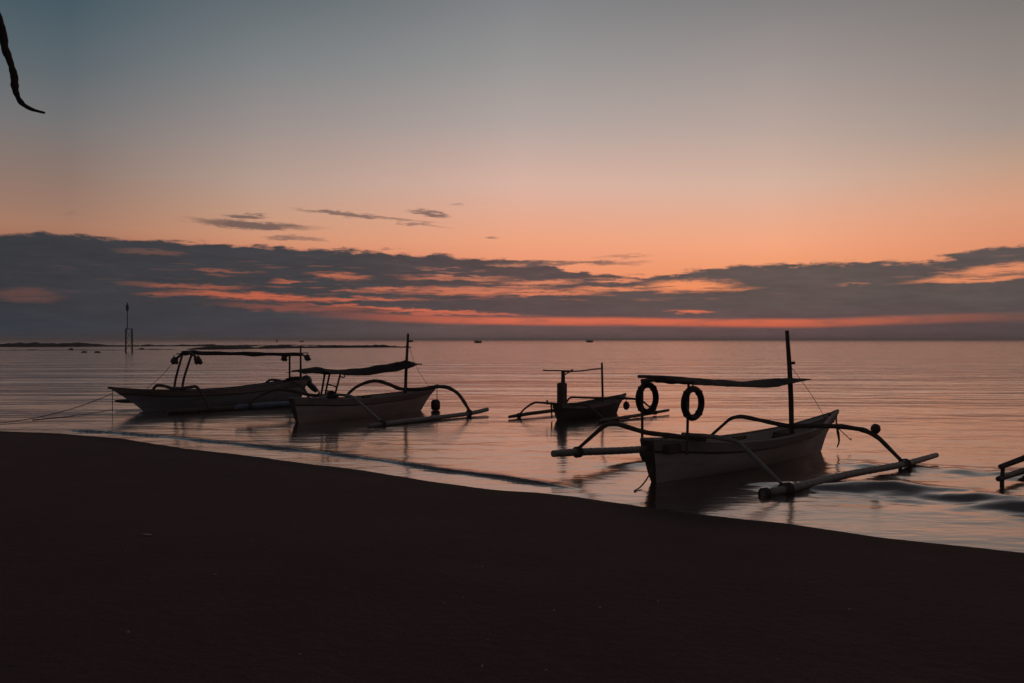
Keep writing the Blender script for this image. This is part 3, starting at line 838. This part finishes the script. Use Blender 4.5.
mo = MB().ball(D.L((-.35, .0, .88)), (.24, .17, .20), lump=.15).build('cowl', M_MOTOR, D.root)
D.root_m = mo
MB().tube([D.L((-.38, 0, .82)), D.L((-.62, .05, .58)), D.L((-.78, .08, .42))], [.12, .13, .09], 10).build('drive_leg', M_MOTOR, mo)
pr_ = MB()
for k in range(3):
    a = k*2.094
    pr_.box(D.L((-.86, .08+.07*math.cos(a), .36+.07*math.sin(a))), (.02, .09, .09))
pr_.build('propeller', M_STEEL, mo)
bpy.data.objects.remove(mt)
MB().ball(D.L((.15, .0, .90)), (.42, .32, .13), lump=.4, seed=4).build('stern_tarpaulin', M_CLOTH, D.root)
for i, (p, lab, r) in enumerate((((4.62, -.62, 1.74), 'left dark float bundle hanging from the front crossbar of the leftmost boat', .12), ((4.22, .66, 1.76), 'right dark float bundle hanging from the front crossbar of the leftmost boat', .13),
                       ((.32, -.60, 1.76), 'left dark float bundle hanging from the rear crossbar of the leftmost boat', .11), ((-.08, .62, 1.80), 'right dark float bundle hanging from the rear crossbar of the leftmost boat', .11))):
    o = empty('hanging_float', tuple(D.W(p))); tag(o, lab, 'float')
    m = MB(); m.ball((0, 0, 0), (r, r, r*1.1), lump=.5, seed=i*3); m.ball((r*.7, 0, -r*.5), r*.6, lump=.5, seed=i+9)
    m.build('float_body', M_BUOY, o)
    MB().tube([(0, 0, r*.8), (0, 0, r*.8+.12)], .015, 6, smooth=False).build('hanging_line', M_ROPE, o)
# its mooring lines, running down to the beach on the left
bt = D.W((6.9, 0, .78))
e1 = Vector((-15.3, 23.7, .03))
def sagline(a, b_, sag, n=14):
    return [a.lerp(b_, i/n)-Vector((0, 0, sag*4*(i/n)*(1-i/n))) for i in range(n+1)]
pts = [p if p.z > .012 else Vector((p.x, p.y, .012)) for p in sagline(bt-Vector((0,0,.12)), e1, .17)]
tag(MB().tube(pts, .012, 6).build('mooring_rope', M_ROPE), 'long mooring rope running from the bow of the leftmost boat to the beach', 'rope')
b2 = D.W((6.9, .03, .80))
pts = [b2, b2-Vector((0, 0, .4)), Vector((b2.x, b2.y, .02))]
tag(MB().tube(pts, .012, 6, smooth=False).build('mooring_rope', M_ROPE), 'rope hanging straight down from the bow tip of the leftmost boat into the water', 'rope')
pts = [p if p.z > .012 else Vector((p.x, p.y, .012)) for p in sagline(Vector((b2.x, b2.y, .1)), Vector((b2.x-1.2, b2.y-2.6, .0)), .03)]
tag(MB().tube(pts, .011, 6).build('mooring_rope', M_ROPE), 'lower of the two slack mooring ropes dipping into the shallows left of the leftmost boat', 'rope')

# ---- boat at the right edge, only the tip of its outrigger is in the frame
E_ = Boat('outrigger_boat', 'outrigger boat cut off by the right edge, only its float and arm tips showing', G, (9.95, 12.15), (.751, .661), -1,
          dict(width=[.13, .40, .49, .47, .34, .02], sheer=[.76, .62, .54, .54, .62, .84], keel=-.2, stern_rake=[.12, 0, -.16],
               stem_q=[0, .2, .55, 1], stem=[5.7, 5.95, 6.18, 6.72], paint=M_WHITE, foredeck=.7, aftdeck=.1))
fl = E_.tube('outrigger_float', [(-.2, -2.23, .12), (.8, -2.23, .12), (3, -2.23, .1), (5.6, -2.2, .06)], [.045, .055, .075, .06], M_BAMD)
E_.tube('float_post', [(-.06, -2.22, -.2), (-.05, -2.22, .10), (-.06, -2.2, .35)], [.035, .035, .03], M_WOOD, smooth=False)
E_.tube('outrigger_arm', [(-.2, -2.2, .33), (.30, -2.0, .45), (.7, -1.6, .68), (.8, -.8, .74), (.82, .4, .735), (.88, 1.1, .72), (.9, 2.1, .10)], [.045, .05, .055, .06, .06, .05, .04], M_WOOD)
E_.tube('outrigger_arm', [(4.46, -2.2, .1), (4.5, -1.5, .7), (4.7, -.4, .66), (4.8, 1.0, .73), (4.88, 1.7, .55), (4.84, 2.15, .10)], [.04, .05, .06, .06, .05, .04], M_WOOD)
fl2 = E_.tube('outrigger_float', [(.4, 2.05, .05), (2.9, 2.12, .07), (6.2, 2.2, .14)], [.075, .085, .06], M_BAMB)
E_.tube('mast', [(4.70, 0, .1), (4.6, 0, 2.6)], [.066, .05], M_WOOD, smooth=False)

# ------------------------------------------------------------------ beacon out on the reef
bx, by = pw(129, 352)
bk = empty('beacon_tower', (bx, by, 0), -math.atan2(bx, by)); tag(bk, 'slender steel beacon standing on four legs in the shallow reef on the left', 'beacon')
for sx_, sy_ in ((-1, -1), (1, -1), (1, 1), (-1, 1)):
    MB().tube([(sx_*.62, sy_*.62, -1), (sx_*.56, sy_*.56, 4.7)], .17, 8, smooth=False).build('leg', M_STEEL, bk)
pl = MB(); pl.box((0, 0, 4.8), (1.5, 1.5, .16)); pl.build('platform', M_STEEL, bk)
br = MB()
for z0, z1 in ((.3, 2.4), (2.4, 4.6)):
    for p, q_ in (((-.6, -.6), (.6, -.6)), ((.6, -.6), (.6, .6)), ((.6, .6), (-.6, .6)), ((-.6, .6), (-.6, -.6))):
        br.tube([(p[0], p[1], z0), (q_[0], q_[1], z1)], .035, 5, smooth=False)
br.build('bracing', M_STEEL, bk)
MB().tube([(-.3, 0, 4.8), (-.3, 0, 8.6)], [.11, .08], 8, smooth=False).build('mast', M_STEEL, bk)
tm = MB(); tm.tube([(-.3, 0, 8.5), (-.3, 0, 8.9), (-.3, 0, 9.5), (-.3, 0, 9.9)], [.16, .28, .36, .2], 10, smooth=False)
tm.build('topmark', M_STEEL, bk)
MB().tube([(-.3, 0, 9.9), (-.3, 0, 10.3)], .12, 8, smooth=False).build('lantern', M_STEEL, bk)

# ------------------------------------------------------------------ reef exposed at low tide
def reef(name, path, hgt, wid, seed, cut=.0, n=160):
    rows = [[], [], [], [], []]
    for i in range(n+1):
        x = i/n*(len(path)-1); j = min(int(x), len(path)-2); f = x-j
        u = path[j][0]+(path[j+1][0]-path[j][0])*f; v = path[j][1]+(path[j+1][1]-path[j][1])*f
        X_, Y_ = pw(u, v)
        e = math.sin(math.pi*i/n)**.3
        h = hgt*e*(.55+.6*noise.noise(Vector((X_*.12, seed, 0)))+.5*noise.noise(Vector((X_*.5, seed, 5)))-cut)
        w = wid*(.8+.4*noise.noise(Vector((X_*.1, seed, 9))))
        rows[0].append((X_, Y_-w, -.4)); rows[1].append((X_, Y_-w*.6, h*.75)); rows[2].append((X_, Y_, h)); rows[3].append((X_, Y_+w*.6, h*.6)); rows[4].append((X_, Y_+w, -.4))
    m = MB(); m.grid(rows)
    tag(m.build(name, M_ROCK), kind='structure')
reef('reef', [(-260, 346.8), (0, 346.8), (60, 346.8), (108, 346.4)], 1.5, 9, 1, -.35)
reef('reef', [(100, 346.6), (180, 346.2), (260, 346.4)], .9, 8, 2, -.15)
reef('reef', [(190, 349.6), (230, 349.2), (300, 348.0), (390, 347.4), (412, 347.6)], 1.05, 4.5, 3, -.2, 260)
reef('reef', [(225, 345.4), (300, 345.4), (350, 346.2), (395, 347)], .7, 6, 4, .1, 200)
reef('reef', [(-120, 350.5), (60, 350.2), (125, 350.2)], .3, 3.5, 6, .2, 200)
reef('reef', [(136, 349.8), (150, 349.6), (175, 349.6)], .35, 3, 8, .1, 60)
rk = [(84, 352.6, 1.3, .42, 'low dark rock standing alone in the shallows, leftmost of the pair left of the beacon'),
      (97.5, 352.8, 1.5, .45, 'low dark rock standing alone in the shallows, nearer the beacon of the pair'),
      (141.5, 349.6, 1.8, .55, 'low dark rock just right of the beacon legs'),
      (71, 349.8, 1.3, .6, 'squat dark rock in front of the dark reef line left of the beacon')]
for i, (u, v, w, h, lab) in enumerate(rk):
    x, y = pw(u, v)
    o = MB().ball((0, 0, 0), (w*.38, w*.4, h*.7), lump=.5, seed=i*2.3).build('rock', M_ROCK); o.location = (x, y, 0)
    tag(o, lab, 'rock', 'rocks in the shallows near the beacon')

# ------------------------------------------------------------------ tiny boats near the horizon
def farboat(u, v, length, lab, man=False, cabin=True):
    x, y = pw(u, v)
    o = empty('fishing_boat', (x, y, 0), .1); tag(o, lab, 'boat', 'tiny boats near the horizon')
    rows = []
    for i in range(13):
        t = i/12; w = .18*length*math.sin(math.pi*min(1, .15+t*.85))**.6*.8; x_ = (t-.5)*length; sh = .22*length*(1+1.0*(2*t-1)**4)
        rows.append([(x_, -w, sh), (x_, -w*.7, -.2), (x_, w*.7, -.2), (x_, w, sh)])
    m = MB(); m.grid(rows, close_u=True); m.fan(rows[0], True); m.fan(rows[-1]); m.build('hull', M_HULLFAR, o)
    if cabin:
        MB().box((-.05*length, 0, .24*length), (length*.42, length*.2, length*.2)).build('cabin', M_HULLFAR, o)
    if man:
        MB().tube([(0, 0, .1), (0, 0, man)], [length*.24, length*.14], 8, smooth=False).build('mast', M_HULLFAR, o)
farboat(478, 343.0, 6.2, 'tiny dark boat on the horizon nearest to the middle of the photo', cabin=True)
farboat(589.7, 342.4, 7.0, 'tiny dark boat on the horizon above the pole of the small outrigger boat')
farboat(302, 342.0, 5.0, 'tiny dark boat on the horizon behind the canopy of the leftmost outrigger boat')
farboat(277, 342.2, 2.6, 'tiny upright dark boat with short thick mast on the horizon, leftmost of the far boats', man=4.2, cabin=False)

# ------------------------------------------------------------------ tree at the left, one bare branch hanging into the frame
tr = empty('beach_tree', (-6.4, 4.6, float(zsand(np.array([-6.4]), np.array([4.6]))[0])-.05))
tag(tr, 'tree at the left edge with one bare crooked branch hanging down into the sky', 'tree')
def TL(x, y, z):
    return Vector((x, y, z))-tr.location
MB().tube([TL(-6.4, 4.6, .6), TL(-6.2, 4.55, 2.2), TL(-5.6, 4.5, 4.0), TL(-5.2, 4.4, 5.6), TL(-5.0, 4.3, 7.2)], [.28, .22, .19, .15, .09], 12, wob=.2).build('trunk', M_BARK, tr)
lb = MB().tube([TL(-5.5, 4.48, 4.3), TL(-4.6, 4.3, 5.0), TL(-3.7, 4.1, 5.25), TL(-2.95, 4.0, 4.9), TL(-2.66, 4.0, 4.4), TL(-2.565, 4, 4.10), TL(-2.515, 4, 3.98), TL(-2.50, 4, 3.82), TL(-2.45, 4, 3.74), TL(-2.42, 4, 3.63), TL(-2.395, 4, 3.60),
               TL(-2.415+.03, 4, 3.48), TL(-2.34, 4, 3.645-.22+.0), ], [.1, .07, .05, .03, .022, .018, .017, .02, .016, .016, .014, .013, .006], 8)
# the visible twig, point by point
lb = MB().tube([TL(-5.5, 4.48, 4.3), TL(-4.6, 4.3, 5.0), TL(-3.7, 4.1, 5.3), TL(-3.0, 4.02, 4.95), TL(-2.68, 4.0, 4.4), TL(-2.58, 4, 4.14), TL(-2.547, 4, 4.05), TL(-2.535, 4, 3.965), TL(-2.508, 4, 3.89),
               TL(-2.488, 4, 3.82), TL(-2.482, 4, 3.75), TL(-2.455, 4, 3.69), TL(-2.405, 4, 3.655), TL(-2.335, 4, 3.635)],
               [.09, .065, .045, .03, .022, .019, .018, .019, .016, .018, .015, .013, .009, .005], 8, wob=.35)
lb.build('branch', M_BARK, tr)
for a in ((-4.9, 5.9, 6.5), (-6.8, 3.6, 6.6), (-4.4, 4.8, 7.6), (-6.1, 5.6, 7.8)):
    MB().tube([TL(-5.25, 4.42, 5.3), TL((a[0]-5.25)/2, (a[1]+4.4)/2, (a[2]+5.3)/2+.2), TL(*a)], [.09, .06, .03], 8).build('branch', M_BARK, tr)
cr_ = MB(); rs = random.Random(3)
for c in ((-5.6, 4.9, 7.9, 1.3), (-6.9, 3.6, 7.1, 1.1), (-5.0, 5.9, 7.6, 1.0), (-6.2, 5.6, 8.3, 1.1), (-7.2, 5.0, 7.6, 1.0)):
    for k in range(700):
        d = Vector((rs.gauss(0, 1), rs.gauss(0, 1), rs.gauss(0, .75))).normalized()*c[3]*rs.random()**.45
        p = TL(c[0]+d.x, c[1]+d.y, c[2]+d.z)
        a = Vector((rs.uniform(-1, 1), rs.uniform(-1, 1), rs.uniform(-.6, .3))).normalized()*.07
        b_ = a.cross(Vector((rs.uniform(-1, 1), rs.uniform(-1, 1), 1))).normalized()*.028
        i0 = len(cr_.v); cr_.v += [tuple(p-a), tuple(p+b_), tuple(p+a), tuple(p-b_)]; cr_.f.append((i0, i0+1, i0+2, i0+3))
cr_.build('crown', M_LEAF, tr, smooth=False)

# ------------------------------------------------------------------ litter and shell scraps on the sand
def ground(u, v):
    """where a pixel's line meets the sand"""
    for D_ in np.arange(2, 25, .02):
        x = (u-512)/800*D_; z = EYE-(v-340)/800*D_
        if z <= float(zsand(np.array([x]), np.array([D_]))[0]):
            return x, D_, z
    return x, D_, 0
x, y, z = ground(147, 536)
o = MB().box((0, 0, 0), (.075, .03, .012), bev=.3).build('litter', M_SCRAP); o.location = (x, y, z+.012); o.rotation_euler = (.1, .05, .1)
tag(o, 'thin pale scrap of litter lying on the dark sand at the left', 'litter')
proto = None
for i, (u, v) in enumerate(((125, 551), (482, 567), (251, 610), (346, 589), (444, 604), (426, 551), (128, 633), (463, 598), (488, 640), (554, 611), (658, 602), (600, 608), (778, 660), (546, 671), (482, 667), (300, 655), (850, 610), (215, 575))):
    x, y, z = ground(u, v)
    if proto is None:
        proto = MB().ball((0, 0, 0), (.013, .009, .005), 8, 5, lump=.4).build('shell_fragment', M_SHELL); o = proto
    else:
        o = proto.copy(); COL.objects.link(o)
    o.location = (x, y, z+.004); o.rotation_euler = (random.uniform(-.3, .3), random.uniform(-.3, .3), random.random()*6)
    k = random.uniform(.45, 1.1); o.scale = (k, k, k)
    tag(o, 'tiny pale shell fragment scattered on the dark sand', 'shell', 'shell fragments scattered on the sand')

# ------------------------------------------------------------------ haze: the damp air over the sea
hz = MB(); z0, z1, e_ = -3.6, 13.0, 13500.0
hz.v = [(x, y, z) for z in (z0, z1) for x, y in ((-e_, -e_), (e_, -e_), (e_, e_), (-e_, e_))]
hz.f = [(3, 2, 1, 0), (4, 5, 6, 7), (0, 1, 5, 4), (1, 2, 6, 5), (2, 3, 7, 6), (3, 0, 4, 7)]
mh = bpy.data.materials.new('haze'); mh.use_nodes = True; mh.node_tree.nodes.clear()
T = NT(mh.node_tree)
pv = T.new('ShaderNodeVolumePrincipled'); pv.inputs['Color'].default_value = (.9, .88, .87, 1)
pv.inputs['Density'].default_value = .00032; pv.inputs['Anisotropy'].default_value = .3
out = T.new('ShaderNodeOutputMaterial'); T.l.new(pv.outputs[0], out.inputs['Volume'])
tag(hz.build('haze', mh, smooth=False), kind='stuff')
